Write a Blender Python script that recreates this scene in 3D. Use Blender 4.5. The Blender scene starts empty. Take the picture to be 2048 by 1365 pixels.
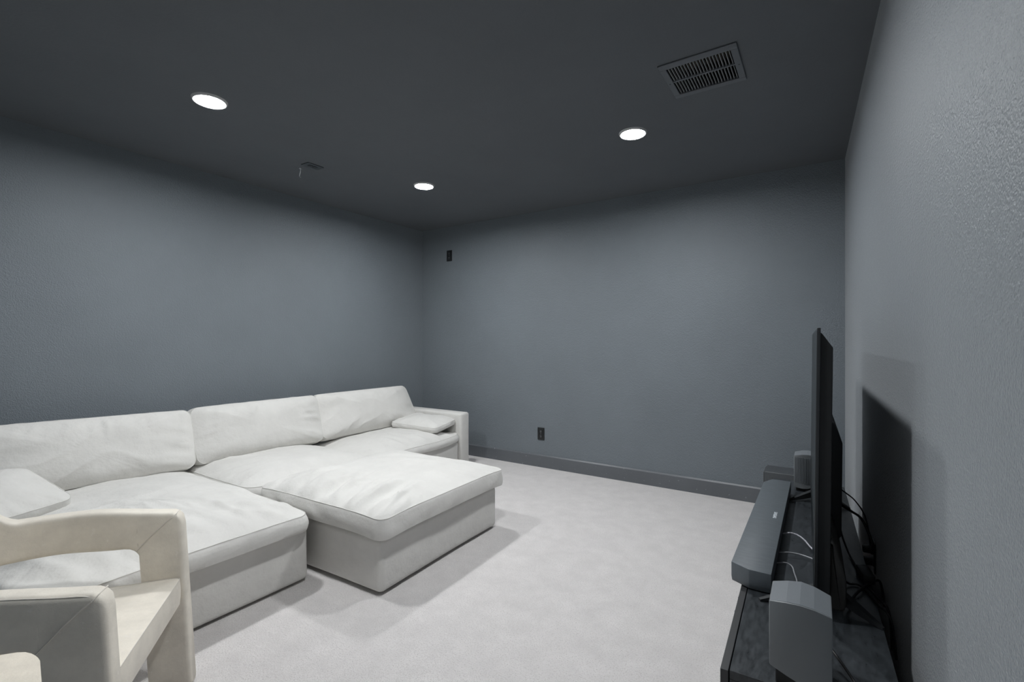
import bpy, bmesh, math, random
from mathutils import Vector, Matrix, noise, geometry

R = math.radians
C = bpy.context.scene.collection
sc = bpy.context.scene

# ------------------------------------------------------------------ camera
CAM_Z, ROOM_H = 1.348, 2.74
cam_d = bpy.data.cameras.new('camera')
cam_d.sensor_width = 36.0
cam_d.lens = 947.0 / 2048.0 * 36.0
cam_d.clip_start = 0.01
cam = bpy.data.objects.new('camera', cam_d)
cam.location = (0, 0, CAM_Z)
cam.rotation_euler = (R(90), 0, R(33.25))
C.objects.link(cam)
sc.camera = cam

# ------------------------------------------------------------------ world, exposure
w = bpy.data.worlds.new('world')
w.use_nodes = True
w.node_tree.nodes['Background'].inputs['Color'].default_value = (0.55, 0.62, 0.70, 1)
w.node_tree.nodes['Background'].inputs['Strength'].default_value = 0.10
sc.world = w
LAMP_STRENGTH = 460.0
HALL_FILL_STRENGTH = 12.0  # emission of the fill light added in the hallway
sc.view_settings.view_transform = 'Standard'
sc.view_settings.look = 'None'
sc.view_settings.gamma = 1.0
sc.view_settings.use_curve_mapping = False
sc.view_settings.exposure = 0.10
sc.cycles.max_bounces = 10
sc.cycles.diffuse_bounces = 6
sc.cycles.use_denoising = True


# ------------------------------------------------------------------ materials
def nt_new(name):
    m = bpy.data.materials.new(name)
    m.use_nodes = True
    nt = m.node_tree
    return m, nt, nt.nodes['Principled BSDF']


def ramp(nt, src, p0, c0, p1, c1):
    r = nt.nodes.new('ShaderNodeValToRGB')
    r.color_ramp.elements[0].position = p0
    r.color_ramp.elements[1].position = p1
    r.color_ramp.elements[0].color = (*c0, 1)
    r.color_ramp.elements[1].color = (*c1, 1)
    nt.links.new(src, r.inputs['Fac'])
    return r


def noise_tex(nt, coord, scale, detail=3.0, rough=0.55, stretch=None, distort=0.0):
    n = nt.nodes.new('ShaderNodeTexNoise')
    n.inputs['Scale'].default_value = scale
    n.inputs['Detail'].default_value = detail
    n.inputs['Roughness'].default_value = rough
    n.inputs['Distortion'].default_value = distort
    if stretch:
        mp = nt.nodes.new('ShaderNodeMapping')
        mp.inputs['Scale'].default_value = stretch
        nt.links.new(coord, mp.inputs['Vector'])
        nt.links.new(mp.outputs['Vector'], n.inputs['Vector'])
    else:
        nt.links.new(coord, n.inputs['Vector'])
    return n


def mat(name, col, rough=0.6, spec=0.5, metal=0.0, var=0.0, var_scale=6.0, bump=None,
        sheen=0.0, speck=None, stretch=None, coat=0.0, rough_var=0.0):
    """var: relative colour variation; bump: list of (scale, strength, distance, detail);
    speck: (scale, threshold, colour) for lint, dust and paint chips."""
    m, nt, b = nt_new(name)
    co = nt.nodes.new('ShaderNodeTexCoord').outputs['Object']
    b.inputs['Roughness'].default_value = rough
    b.inputs['Specular IOR Level'].default_value = spec
    b.inputs['Metallic'].default_value = metal
    b.inputs['Coat Weight'].default_value = coat
    b.inputs['Coat Roughness'].default_value = 0.15
    if sheen:
        b.inputs['Sheen Weight'].default_value = sheen
        b.inputs['Sheen Roughness'].default_value = 0.5
    out = None
    if var:
        n = noise_tex(nt, co, var_scale, 5, 0.6, stretch)
        lo = tuple(max(0, c * (1 - var)) for c in col)
        hi = tuple(min(1, c * (1 + var)) for c in col)
        out = ramp(nt, n.outputs['Fac'], 0.3, lo, 0.7, hi).outputs['Color']
        if rough_var:
            mr = nt.nodes.new('ShaderNodeMapRange')
            mr.inputs['From Min'].default_value = 0.3
            mr.inputs['From Max'].default_value = 0.7
            mr.inputs['To Min'].default_value = rough - rough_var
            mr.inputs['To Max'].default_value = rough + rough_var
            nt.links.new(n.outputs['Fac'], mr.inputs['Value'])
            nt.links.new(mr.outputs['Result'], b.inputs['Roughness'])
    if speck:
        n2 = noise_tex(nt, co, speck[0], 3, 0.6)
        mk = ramp(nt, n2.outputs['Fac'], speck[1], (0, 0, 0), speck[1] + 0.05, (1, 1, 1))
        mx = nt.nodes.new('ShaderNodeMix')
        mx.data_type = 'RGBA'
        nt.links.new(mk.outputs['Color'], mx.inputs[0])
        if out:
            nt.links.new(out, mx.inputs[6])
        else:
            mx.inputs[6].default_value = (*col, 1)
        mx.inputs[7].default_value = (*speck[2], 1)
        out = mx.outputs[2]
    if out:
        nt.links.new(out, b.inputs['Base Color'])
    else:
        b.inputs['Base Color'].default_value = (*col, 1)
    prev = None
    for (s, st, dist, det) in (bump or []):
        n = noise_tex(nt, co, s, det, 0.6)
        bp = nt.nodes.new('ShaderNodeBump')
        bp.inputs['Strength'].default_value = st
        bp.inputs['Distance'].default_value = dist
        nt.links.new(n.outputs['Fac'], bp.inputs['Height'])
        if prev:
            nt.links.new(prev.outputs['Normal'], bp.inputs['Normal'])
        prev = bp
    if prev:
        nt.links.new(prev.outputs['Normal'], b.inputs['Normal'])
    return m


M_WALL = mat('wall_paint', (0.158, 0.182, 0.203), 0.50, 0.5, var=0.05, var_scale=1.7,
             bump=[(150, 0.85, 0.0045, 1.5), (60, 0.35, 0.004, 2.0)], sheen=0.35)
M_CEIL = mat('ceiling_paint', (0.118, 0.128, 0.138), 0.75, 0.3, var=0.04, var_scale=2.0,
             bump=[(80, 0.35, 0.004, 2.0)])
M_BASE = mat('baseboard_paint', (0.12, 0.13, 0.142), 0.38, 0.5, var=0.06, var_scale=3.0,
             speck=(38, 0.67, (0.36, 0.37, 0.38)))
M_CARPET = mat('carpet', (0.82, 0.79, 0.778), 0.95, 0.1, var=0.06, var_scale=8.0,
               bump=[(420, 0.9, 0.006, 2.0), (120, 0.5, 0.006, 3.0), (9, 0.25, 0.02, 4.0)], sheen=0.15,
               speck=(170, 0.56, (0.68, 0.645, 0.632)))
M_SUEDE = mat('microsuede', (0.66, 0.65, 0.625), 0.85, 0.2, var=0.045, var_scale=5.5,
              bump=[(8, 0.45, 0.022, 4.0), (900, 0.25, 0.001, 1.0)], sheen=0.12, stretch=(1.0, 1.0, 1.0))
M_SUEDE_PIPE = mat('microsuede_piping', (0.64, 0.63, 0.60), 0.85, 0.2)
M_LEATHER = mat('pale_leather', (0.75, 0.70, 0.615), 0.50, 0.45, var=0.12, var_scale=9.0,
                bump=[(16, 0.25, 0.01, 6.0), (330, 0.2, 0.0012, 2.0)], rough_var=0.08, speck=(34, 0.655, (0.79, 0.745, 0.67)))
M_THREAD = mat('seam_thread', (0.70, 0.66, 0.60), 0.7, 0.2)
M_FOOT = mat('black_plastic_foot', (0.02, 0.02, 0.02), 0.6, 0.3)
M_CONSOLE = mat('black_wood_veneer', (0.026, 0.030, 0.034), 0.34, 0.5, var=0.5, var_scale=22.0,
                stretch=(3.0, 0.8, 1.0), bump=[(160, 0.12, 0.0015, 3.0)], rough_var=0.08,
                speck=(150, 0.72, (0.14, 0.15, 0.16)))
M_CONSOLE_EDGE = mat('black_board_edge', (0.035, 0.036, 0.038), 0.5, 0.5)
M_TV_BACK = mat('tv_back_plastic', (0.012, 0.013, 0.014), 0.55, 0.4)
M_TV_GLOSS = mat('tv_housing_satin', (0.035, 0.033, 0.03), 0.32, 0.5)
M_TV_METAL = mat('tv_frame_dark_metal', (0.05, 0.053, 0.056), 0.3, 0.5, metal=0.6)
M_TV_SCREEN = mat('tv_screen_glass', (0.008, 0.012, 0.013), 0.30, 0.18)
M_BAR = mat('soundbar_fabric', (0.085, 0.100, 0.112), 0.5, 0.6, var=0.12, var_scale=14.0,
            stretch=(1.0, 5.0, 1.0), bump=[(600, 0.3, 0.0012, 1.0)])
M_BAR_END = mat('soundbar_grille', (0.055, 0.058, 0.060), 0.55, 0.5, bump=[(700, 0.35, 0.001, 1.0)])
M_SPK_TOP = mat('speaker_top', (0.15, 0.165, 0.18), 0.42, 0.5, bump=[(700, 0.4, 0.001, 1.0)])
M_SPK = mat('speaker_shell', (0.15, 0.163, 0.172), 0.45, 0.5, bump=[(900, 0.1, 0.0006, 1.0)])
M_SUB = mat('subwoofer_shell', (0.062, 0.068, 0.074), 0.45, 0.5, bump=[(900, 0.1, 0.0006, 1.0)])
M_LOGO = mat('logo_print', (0.62, 0.66, 0.70), 0.5, 0.4)
M_CABLE = mat('black_cable', (0.010, 0.010, 0.011), 0.5, 0.4)
M_CABLE_GREY = mat('grey_cable', (0.30, 0.31, 0.33), 0.45, 0.5)
M_CABLE_BRAID = mat('braided_cable', (0.36, 0.36, 0.40), 0.5, 0.4, var=0.6, var_scale=170.0)
M_OUTLET = mat('black_outlet_plastic', (0.012, 0.014, 0.015), 0.35, 0.5)
M_OUTLET_IN = mat('black_outlet_face', (0.022, 0.025, 0.027), 0.3, 0.5)
M_VENT = mat('vent_dark_metal', (0.125, 0.135, 0.148), 0.5, 0.5)
M_SLAT = mat('vent_slat_metal', (0.34, 0.345, 0.35), 0.45, 0.5)
M_DUCT = mat('duct_lining', (0.20, 0.185, 0.165), 0.8, 0.3, var=0.7, var_scale=16.0, bump=[(22, 0.8, 0.02, 4.0)])
M_PLATE = mat('ceiling_plate_plastic', (0.05, 0.06, 0.068), 0.4, 0.5)
M_CHROME = mat('bright_metal', (0.80, 0.81, 0.83), 0.38, 0.5, metal=0.85)
M_TRIM = mat('lamp_trim_white', (0.6, 0.6, 0.6), 0.5, 0.4)
M_DOOR = mat('door_paint', (0.62, 0.62, 0.61), 0.45, 0.5)
M_HALL = mat('hall_paint', (0.74, 0.75, 0.76), 0.7, 0.3, bump=[(90, 0.3, 0.003, 2.0)])

M_LAMP, nt, b = nt_new('lamp_lens')
em = nt.nodes.new('ShaderNodeEmission')
em.inputs['Color'].default_value = (0.965, 0.985, 1.0, 1)
em.inputs['Strength'].default_value = LAMP_STRENGTH
nt.links.new(em.outputs['Emission'], nt.nodes['Material Output'].inputs['Surface'])

M_HALL_FILL, nt, b = nt_new('hall_fill_lens')
em = nt.nodes.new('ShaderNodeEmission')
em.inputs['Color'].default_value = (0.94, 0.97, 1.0, 1)
em.inputs['Strength'].default_value = HALL_FILL_STRENGTH
nt.links.new(em.outputs['Emission'], nt.nodes['Material Output'].inputs['Surface'])

# ------------------------------------------------------------------ helpers
def link(o, parent=None):
    C.objects.link(o)
    if parent is not None:
        o.parent = parent
    return o


def obj(name, bm, m, parent=None, loc=None, smooth=None, rot=None):
    me = bpy.data.meshes.new(name)
    bmesh.ops.recalc_face_normals(bm, faces=bm.faces)
    bm.to_mesh(me)
    bm.free()
    me.materials.append(m)
    if smooth is not None:
        me.shade_smooth()
        if smooth > 0:
            me.set_sharp_from_angle(angle=R(smooth))
    o = bpy.data.objects.new(name, me)
    if loc:
        o.location = loc
    if rot:
        o.rotation_euler = rot
    return link(o, parent)


def tag(o, label, cat, group=None):
    o['label'] = label
    o['category'] = cat
    if group:
        o['group'] = group
    return o


def thing(name, label, cat, loc=(0, 0, 0), rz=0.0, group=None):
    o = bpy.data.objects.new(name, None)
    o.empty_display_size = 0.1
    o.location = loc
    o.rotation_euler = (0, 0, rz)
    link(o)
    return tag(o, label, cat, group)


def struct(name, bm, m, parent=None, smooth=None):
    o = obj(name, bm, m, parent, smooth=smooth)
    if parent is None:
        o['kind'] = 'structure'
    return o


def copy_thing(src, loc, rz=None, label=None):
    c = src.copy()
    C.objects.link(c)
    c.location = loc
    if rz is not None:
        c.rotation_euler = (0, 0, rz)
    if label:
        c['label'] = label
    for ch in list(src.children):
        d = ch.copy()
        C.objects.link(d)
        d.parent = c
        for g in list(ch.children):
            e = g.copy()
            C.objects.link(e)
            e.parent = d
    return c


def add_box(bm, lo, hi, bev=0.0, seg=2, mtx=None):
    vs = [bm.verts.new((x, y, z)) for x in (lo[0], hi[0]) for y in (lo[1], hi[1]) for z in (lo[2], hi[2])]
    idx = [(0, 1, 3, 2), (4, 6, 7, 5), (0, 4, 5, 1), (2, 3, 7, 6), (0, 2, 6, 4), (1, 5, 7, 3)]
    fs = [bm.faces.new([vs[i] for i in f]) for f in idx]
    if bev > 0:
        es = list({e for f in fs for e in f.edges})
        r = bmesh.ops.bevel(bm, geom=es, offset=bev, segments=seg, affect='EDGES', profile=0.5)
        vs = list({v for v in vs if v.is_valid} | {v for f in r['faces'] for v in f.verts})
    if mtx is not None:
        for v in vs:
            v.co = mtx @ v.co
    return bm


def box(lo, hi, bev=0.0, seg=2):
    return add_box(bmesh.new(), lo, hi, bev, seg)


def add_prism(bm, poly, a, b, axis='y', bev=0.0, seg=2):
    """poly: 2D outline; extruded from a to b along axis. axis y: poly=(x,z); x: (y,z); z: (x,y)."""
    def p3(p, t):
        return {'y': (p[0], t, p[1]), 'x': (t, p[0], p[1]), 'z': (p[0], p[1], t)}[axis]
    A = [bm.verts.new(p3(p, a)) for p in poly]
    B = [bm.verts.new(p3(p, b)) for p in poly]
    n = len(poly)
    fs = [bm.faces.new(A), bm.faces.new(B[::-1])]
    for i in range(n):
        fs.append(bm.faces.new((A[i], A[(i + 1) % n], B[(i + 1) % n], B[i])))
    bmesh.ops.recalc_face_normals(bm, faces=fs)
    if bev > 0:
        es = list({e for f in fs for e in f.edges})
        bmesh.ops.bevel(bm, geom=es, offset=bev, segments=seg, affect='EDGES', profile=0.5)
    return bm


def prism(poly, a, b, axis='y', bev=0.0, seg=2):
    return add_prism(bmesh.new(), poly, a, b, axis, bev, seg)


def add_disc(bm, cx, cy, z0, z1, r, n=32, r2=None):
    r2 = r if r2 is None else r2
    A = [bm.verts.new((cx + r * math.cos(2 * math.pi * i / n), cy + r * math.sin(2 * math.pi * i / n), z0)) for i in range(n)]
    B = [bm.verts.new((cx + r2 * math.cos(2 * math.pi * i / n), cy + r2 * math.sin(2 * math.pi * i / n), z1)) for i in range(n)]
    bm.faces.new(A[::-1])
    bm.faces.new(B)
    for i in range(n):
        bm.faces.new((A[i], A[(i + 1) % n], B[(i + 1) % n], B[i]))
    return bm


def catmull(pts, sub=8, closed=False):
    P = [Vector(p) for p in pts]
    n = len(P)
    out = []
    rng = range(n) if closed else range(n - 1)
    for i in rng:
        if closed:
            p0, p1, p2, p3 = P[(i - 1) % n], P[i], P[(i + 1) % n], P[(i + 2) % n]
        else:
            p0, p1, p2, p3 = P[max(i - 1, 0)], P[i], P[i + 1], P[min(i + 2, n - 1)]
        for j in range(sub):
            t = j / sub
            out.append(0.5 * ((2 * p1) + (p2 - p0) * t + (2 * p0 - 5 * p1 + 4 * p2 - p3) * t * t
                              + (3 * p1 - p0 - 3 * p2 + p3) * t ** 3))
    if not closed:
        out.append(P[-1])
    return out


def add_tube(bm, pts, r, n=6, closed=False):
    P = [Vector(p) for p in pts]
    L = len(P)
    rings = []
    up = Vector((0, 0, 1))
    for i in range(L):
        if closed:
            t = P[(i + 1) % L] - P[(i - 1) % L]
        else:
            t = P[min(i + 1, L - 1)] - P[max(i - 1, 0)]
        if t.length < 1e-9:
            t = Vector((1, 0, 0))
        t.normalize()
        a = t.cross(up)
        if a.length < 0.05:
            a = t.cross(Vector((1, 0, 0)))
        a.normalize()
        c = a.cross(t)
        rings.append([bm.verts.new(P[i] + r * (math.cos(2 * math.pi * k / n) * a + math.sin(2 * math.pi * k / n) * c)) for k in range(n)])
    for i in range(L if closed else L - 1):
        A, B = rings[i], rings[(i + 1) % L]
        for k in range(n):
            bm.faces.new((A[k], A[(k + 1) % n], B[(k + 1) % n], B[k]))
    if not closed:
        bm.faces.new(rings[0][::-1])
        bm.faces.new(rings[-1])
    return bm


def tube(pts, r, n=6, closed=False):
    return add_tube(bmesh.new(), pts, r, n, closed)


def round_rect(L, W, cr, step=0.02, bow=0.0):
    """Contour of a rounded rectangle with evenly spaced points (ccw)."""
    a, b = L / 2 - cr, W / 2 - cr
    pts = []
    def side(p, q):
        d = (Vector(q) - Vector(p)).length
        k = max(2, int(d / step))
        for i in range(k):
            pts.append(Vector(p).lerp(Vector(q), i / k))
    def corner(cx, cy, a0):
        k = max(4, int(cr * math.pi / 2 / step * 1.3))
        for i in range(k):
            t = a0 + (math.pi / 2) * i / k
            pts.append(Vector((cx + cr * math.cos(t), cy + cr * math.sin(t))))
    side((L / 2, -b), (L / 2, b)); corner(a, b, 0)
    side((a, W / 2), (-a, W / 2)); corner(-a, b, math.pi / 2)
    side((-L / 2, b), (-L / 2, -b)); corner(-a, -b, math.pi)
    side((-a, -W / 2), (a, -W / 2)); corner(a, -b, 1.5 * math.pi)
    if bow:
        for p in pts:
            p.x *= 1 + bow * (1 - (2 * p.y / W) ** 2)
            p.y *= 1 + bow * (1 - (2 * p.x / L) ** 2) * 0.6
    return pts


def nz(x, y=0.0, z=0.0):
    return noise.noise(Vector((x, y, z)))


def cushion(contour, band, crown_t, crown_b, seed=0.0, gather=0.004, gather_f=16.0, soft=0.006, soft_f=3.5,
            bulge=0.012, edge=None, folds=None, nt_=22, nb_=8, p=2.6, edge_wob=0.004, side_wr=0.003, top_fn=None, skirt=0.0):
    """A stuffed cushion: rings run from the middle of the underside, round the side band, to the middle
    of the top.  Returns (bmesh, top piping loop, bottom piping loop); z=0 is half way up the band."""
    n = len(contour)
    per = [0.0]
    for i in range(n):
        per.append(per[-1] + (contour[(i + 1) % n] - contour[i]).length)
    T = per[-1]
    cen = sum(contour, Vector((0, 0))) / n
    nor = []
    for i in range(n):
        t = contour[(i + 1) % n] - contour[i - 1]
        nor.append(Vector((t.y, -t.x)).normalized())
    def cyc(s, f, k):                       # noise that closes round the perimeter
        a = 2 * math.pi * s / T
        rr = f * T / (2 * math.pi)
        return nz(seed + 3.1 * k + rr * math.cos(a), rr * math.sin(a), 1.7 * k + seed)
    half = min(max(abs(c.x - cen.x) for c in contour), max(abs(c.y - cen.y) for c in contour))
    bm = bmesh.new()
    rings = []
    pip_t, pip_b = [], []
    ed = [edge(c.x, c.y) if edge else 0.0 for c in contour]
    def lift(i):
        return edge_wob * cyc(per[i], 2.2, 1)
    # underside
    for j in range(nb_, 0, -1):
        t = (j / (nb_ + 0.35)) ** 1.4
        ring = []
        for i in range(n):
            q = (contour[i] + nor[i] * skirt).lerp(cen, t)
            z = -band / 2 - crown_b * (1 - (1 - t) ** 2.5) + (ed[i] + lift(i)) * (1 - t) ** 2
            ring.append(bm.verts.new((q.x, q.y, z)))
        rings.append(ring)
    # band
    nbnd = 6
    for j in range(nbnd + 1):
        v = j / nbnd
        ring = []
        for i in range(n):
            o = bulge * math.sin(math.pi * v) + side_wr * cyc(per[i], gather_f * 0.8, 2 + v * 0.35) * math.sin(math.pi * v)
            q = contour[i] + nor[i] * o
            q = q + nor[i] * (skirt * (1 - v) ** 1.5)
            z = -band / 2 + band * v + ed[i] + lift(i) * (1.0 if v < 0.5 else 0.7)
            ring.append(bm.verts.new((q.x, q.y, z)))
            if j == nbnd:
                pip_t.append(Vector((q.x - nor[i].x * 0.0010, q.y - nor[i].y * 0.0010, z + 0.0006)))
            if j == 0:
                pip_b.append(Vector((q.x - nor[i].x * 0.0012, q.y - nor[i].y * 0.0012, z - 0.0008)))
        rings.append(ring)
    # top
    for j in range(1, nt_ + 1):
        t = (j / (nt_ + 0.35)) ** 1.55
        ring = []
        for i in range(n):
            q = contour[i].lerp(cen, t)
            de = t * half
            z = band / 2 + crown_t * (1 - (1 - t) ** p) + (ed[i] + lift(i) * 0.7) * (1 - t) ** 3
            g = cyc(per[i], gather_f, 5) + 0.5 * cyc(per[i], gather_f * 2.1, 6)
            g = (abs(g) ** 0.8) * (1 if g > 0 else -1)
            z += gather * g * math.exp(-de / min(0.11, 0.26 * half)) * (1 - math.exp(-de / 0.012))
            z += soft * nz(q.x * soft_f + seed, q.y * soft_f, seed) * (1 - math.exp(-de / 0.06))
            if folds:
                z += folds(q.x, q.y) * (1 - math.exp(-de / 0.03))
            if top_fn:
                z += top_fn(q.x, q.y) * (1 - math.exp(-de / 0.10))
            ring.append(bm.verts.new((q.x, q.y, z)))
        rings.append(ring)
    for a in range(len(rings) - 1):
        A, B = rings[a], rings[a + 1]
        for i in range(n):
            k = (i + 1) % n
            bm.faces.new((A[i], A[k], B[k], B[i]))
    for ring, flip in ((rings[0], True), (rings[-1], False)):
        c = sum((v.co for v in ring), Vector()) / n
        cv = bm.verts.new(c)
        for i in range(n):
            k = (i + 1) % n
            bm.faces.new((ring[k], ring[i], cv) if flip else (ring[i], ring[k], cv))
    return bm, pip_t, pip_b


def ridges(x, y, ang, fx, fy, seed, warp=0.0, sharp=1.4):
    """soft parallel creases running along direction ang"""
    c, s = math.cos(ang), math.sin(ang)
    u, v = x * c + y * s, -x * s + y * c
    v += warp * nz(u * 2.2 + seed, v * 2.2, seed + 4)
    r = 1 - abs(nz(u * fx + seed, v * fy, seed * 1.7)) * 2.2
    return max(0.0, r) ** sharp


def smooth01(x, a, b):
    t = min(1, max(0, (x - a) / (b - a)))
    return t * t * (3 - 2 * t)


# ================================================================== ROOM SHELL
XL, YB, YF = -4.25, 4.41, -0.05
WSL = 0.0279                                   # the right wall runs 1.6 degrees out of square
def xr(y):                                     # x of the right wall's face at depth y
    return 0.144 + WSL * (YB - y)

bm = box((XL - 0.15, YF - 0.15, -0.10), (0.55, YB + 0.15, 0.0))
struct('floor', bm, M_CARPET)

# ceiling with the duct opening cut out
VX0, VX1, VY0, VY1 = -0.672, -0.362, 2.448, 2.745
bm = bmesh.new()
xs = [XL - 0.15, VX0, VX1, 0.55]
ys = [YF - 0.15, VY0, VY1, YB + 0.15]
for i in range(3):
    for j in range(3):
        if i == 1 and j == 1:
            continue
        add_box(bm, (xs[i], ys[j], ROOM_H), (xs[i + 1], ys[j + 1], ROOM_H + 0.12))
bmesh.ops.remove_doubles(bm, verts=bm.verts, dist=1e-5)
struct('ceiling', bm, M_CEIL)

struct('wall_left', box((XL - 0.12, YF - 0.12, 0), (XL, YB + 0.12, ROOM_H)), M_WALL)
struct('wall_back', box((XL, YB, 0), (xr(YB) + 0.0, YB + 0.12, ROOM_H)), M_WALL)
struct('wall_right', prism([(xr(YB + 0.12), YB + 0.12), (xr(YF - 0.12), YF - 0.12), (xr(YF) + 0.14, YF - 0.12), (xr(YB) + 0.14, YB + 0.12)],
                           0, ROOM_H, 'z'), M_WALL)
DX0, DX1, DZ = -0.72, 0.12, 2.04
bm = bmesh.new()
add_box(bm, (XL, YF - 0.12, 0), (DX0, YF, ROOM_H))
add_box(bm, (DX1, YF - 0.12, 0), (xr(YF), YF, ROOM_H))
add_box(bm, (DX0, YF - 0.12, DZ), (DX1, YF, ROOM_H))
struct('wall_front', bm, M_WALL)
# unseen hallway beyond the open doorway, built to carry an added fill light
HY0, HX0, HX1 = -1.75, -1.60, 0.75
struct('wall_hall_back', box((HX0 - 0.1, HY0 - 0.1, 0), (HX1 + 0.1, HY0, 2.5)), M_HALL)
struct('wall_hall_left', box((HX0 - 0.1, HY0, 0), (HX0, YF - 0.12, 2.5)), M_HALL)
struct('wall_hall_right', box((HX1, HY0, 0), (HX1 + 0.1, YF - 0.12, 2.5)), M_HALL)
bm = bmesh.new()
add_box(bm, (HX0, YF - 0.135, 0), (DX0, YF - 0.121, 2.5))
add_box(bm, (DX1, YF - 0.135, 0), (HX1, YF - 0.121, 2.5))
add_box(bm, (DX0, YF - 0.135, DZ), (DX1, YF - 0.121, 2.5))
struct('wall_hall_front', bm, M_HALL)
struct('ceiling_hall', box((HX0 - 0.1, HY0 - 0.1, 2.5), (HX1 + 0.1, YF - 0.121, 2.58)), M_HALL)
struct('floor_hall', box((HX0 - 0.1, HY0 - 0.1, -0.10), (HX1 + 0.1, YF - 0.151, 0.0)), M_CARPET)
bm = bmesh.new()
add_box(bm, (DX0 - 0.07, YF + 0.0005, 0), (DX0 + 0.004, YF + 0.014, DZ + 0.07), 0.003, 1)
add_box(bm, (DX1 - 0.004, YF + 0.0005, 0), (DX1 + 0.07, YF + 0.014, DZ + 0.07), 0.003, 1)
add_box(bm, (DX0 + 0.004, YF + 0.0005, DZ - 0.004), (DX1 - 0.004, YF + 0.014, DZ + 0.07), 0.003, 1)
struct('trim_1', bm, M_BASE)
d = struct('door_1', box((DX0 - 0.040, YF - 0.975, 0.008), (DX0 - 0.003, YF - 0.140, DZ - 0.004), 0.002), M_DOOR)
for k in range(2):
    obj('door_panel', box((DX0 - 0.006, YF - 0.85, 0.25 + 0.95 * k), (DX0 + 0.003, YF - 0.265, 1.02 + 0.85 * k), 0.006), M_DOOR, d)
bm = bmesh.new()
add_disc(bm, 0, 0, 0, 0.045, 0.026, 20)
bmesh.ops.rotate(bm, verts=bm.verts, matrix=Matrix.Rotation(R(90), 3, 'Y'))
bmesh.ops.translate(bm, verts=bm.verts, vec=(DX0 - 0.004, YF - 0.91, 0.98))
obj('door_handle', bm, M_CHROME, d, smooth=40)

BH, BT = 0.133, 0.015
prof = [(0, 0), (0, BH), (-BT + 0.011, BH), (-BT, BH - 0.012), (-BT, 0)]
struct('baseboard_back', prism([(YB + p[0], p[1]) for p in prof], XL, xr(YB), 'x'), M_BASE)
struct('baseboard_left', prism([(XL - p[0], p[1]) for p in prof], YF, YB - BT, 'y'), M_BASE)
bm = prism([(p[0], p[1]) for p in prof], 0.0, YB - YF - BT, 'y')
bmesh.ops.rotate(bm, verts=bm.verts, matrix=Matrix.Rotation(math.atan(WSL), 3, 'Z'))
bmesh.ops.translate(bm, verts=bm.verts, vec=(xr(YF), YF, 0))
struct('baseboard_right', bm, M_BASE)
struct('baseboard_front', prism([(YF - p[0], p[1]) for p in prof], XL + BT, DX0 - 0.06, 'x'), M_BASE)

# ================================================================== CEILING FITTINGS
def ceiling_light(x, y, label):
    t = thing('ceiling_light', label, 'ceiling light', (x, y, ROOM_H), 0, 'recessed ceiling lights')
    n = 40
    bm = bmesh.new()
    prof = [(0.076, -0.002), (0.079, -0.012), (0.084, -0.013), (0.091, -0.004), (0.092, 0.0), (0.076, 0.0)]
    rings = [[bm.verts.new((r * math.cos(2 * math.pi * i / n), r * math.sin(2 * math.pi * i / n), z)) for i in range(n)] for r, z in prof]
    for a in range(len(prof)):
        A, B = rings[a], rings[(a + 1) % len(prof)]
        for i in range(n):
            bm.faces.new((A[i], A[(i + 1) % n], B[(i + 1) % n], B[i]))
    obj('trim_ring', bm, M_TRIM, t, smooth=50)
    obj('lens', add_disc(bmesh.new(), 0, 0, -0.004, -0.001, 0.076, 40), M_LAMP, t)
    return t


ceiling_light(-2.96, 1.33, 'lit round ceiling light above the long sofa seat, largest and leftmost glow')
ceiling_light(-2.98, 3.11, 'lit round ceiling light nearest the corner of the two dark walls')
ceiling_light(-1.06, 3.09, 'lit round ceiling light beside the ceiling air vent, rightmost glow')
ceiling_light(-1.06, 1.33, 'lit round ceiling light overhead, nearest the camera and just above the frame')

t = thing('ceiling_light', 'unseen square fill light added on the hallway ceiling behind the open doorway', 'ceiling light', (-0.35, -1.0, 2.5))  # added fill, brightens faces turned towards the doorway
obj('housing', box((-0.22, -0.22, -0.03), (0.22, 0.22, -0.0005), 0.004), M_TRIM, t)
obj('lens', box((-0.20, -0.20, -0.036), (0.20, 0.20, -0.0305), 0.002), M_HALL_FILL, t)

# air vent: frame, divider and two rows of slats over a lined duct
t = thing('ceiling_vent', 'square dark slatted air vent set in the dark ceiling', 'vent', (-0.517, 2.5965, ROOM_H))
def vl(x, y, z):
    return (x + 0.517, y - 2.5965, z - ROOM_H)
bm = bmesh.new()
FO = (-0.700, -0.334, 2.408, 2.776)
for (x0, x1, y0, y1) in ((FO[0], FO[1], FO[2], VY0 + 0.004), (FO[0], FO[1], VY1 - 0.004, FO[3]),
                         (FO[0], VX0 + 0.004, VY0 + 0.004, VY1 - 0.004), (VX1 - 0.004, FO[1], VY0 + 0.004, VY1 - 0.004)):
    add_box(bm, vl(x0, y0, ROOM_H - 0.009), vl(x1, y1, ROOM_H - 0.0005), 0.002, 1)
obj('frame', bm, M_VENT, t)
ymid = (VY0 + VY1) / 2
obj('divider', box(vl(VX0 + 0.004, ymid - 0.006, ROOM_H - 0.006), vl(VX1 - 0.004, ymid + 0.006, ROOM_H + 0.004)), M_VENT, t)
bm = box((-0.0011, -0.067, -0.006), (0.0011, 0.067, 0.006))
for v in bm.verts:
    v.co.x += v.co.z * 0.10
first = None
NS = 20
for row in range(2):
    yc = (VY0 + ymid) / 2 if row == 0 else (VY1 + ymid) / 2
    for k in range(NS):
        xk = VX0 + 0.012 + (VX1 - VX0 - 0.024) * k / (NS - 1)
        loc = vl(xk, yc, ROOM_H + 0.003)
        if first is None:
            first = obj('slat', bm, M_SLAT, t, loc)
        else:
            s = first.copy()
            C.objects.link(s)
            s.parent = t
            s.location = loc
bm = bmesh.new()
zt = ROOM_H + 0.26
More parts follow.
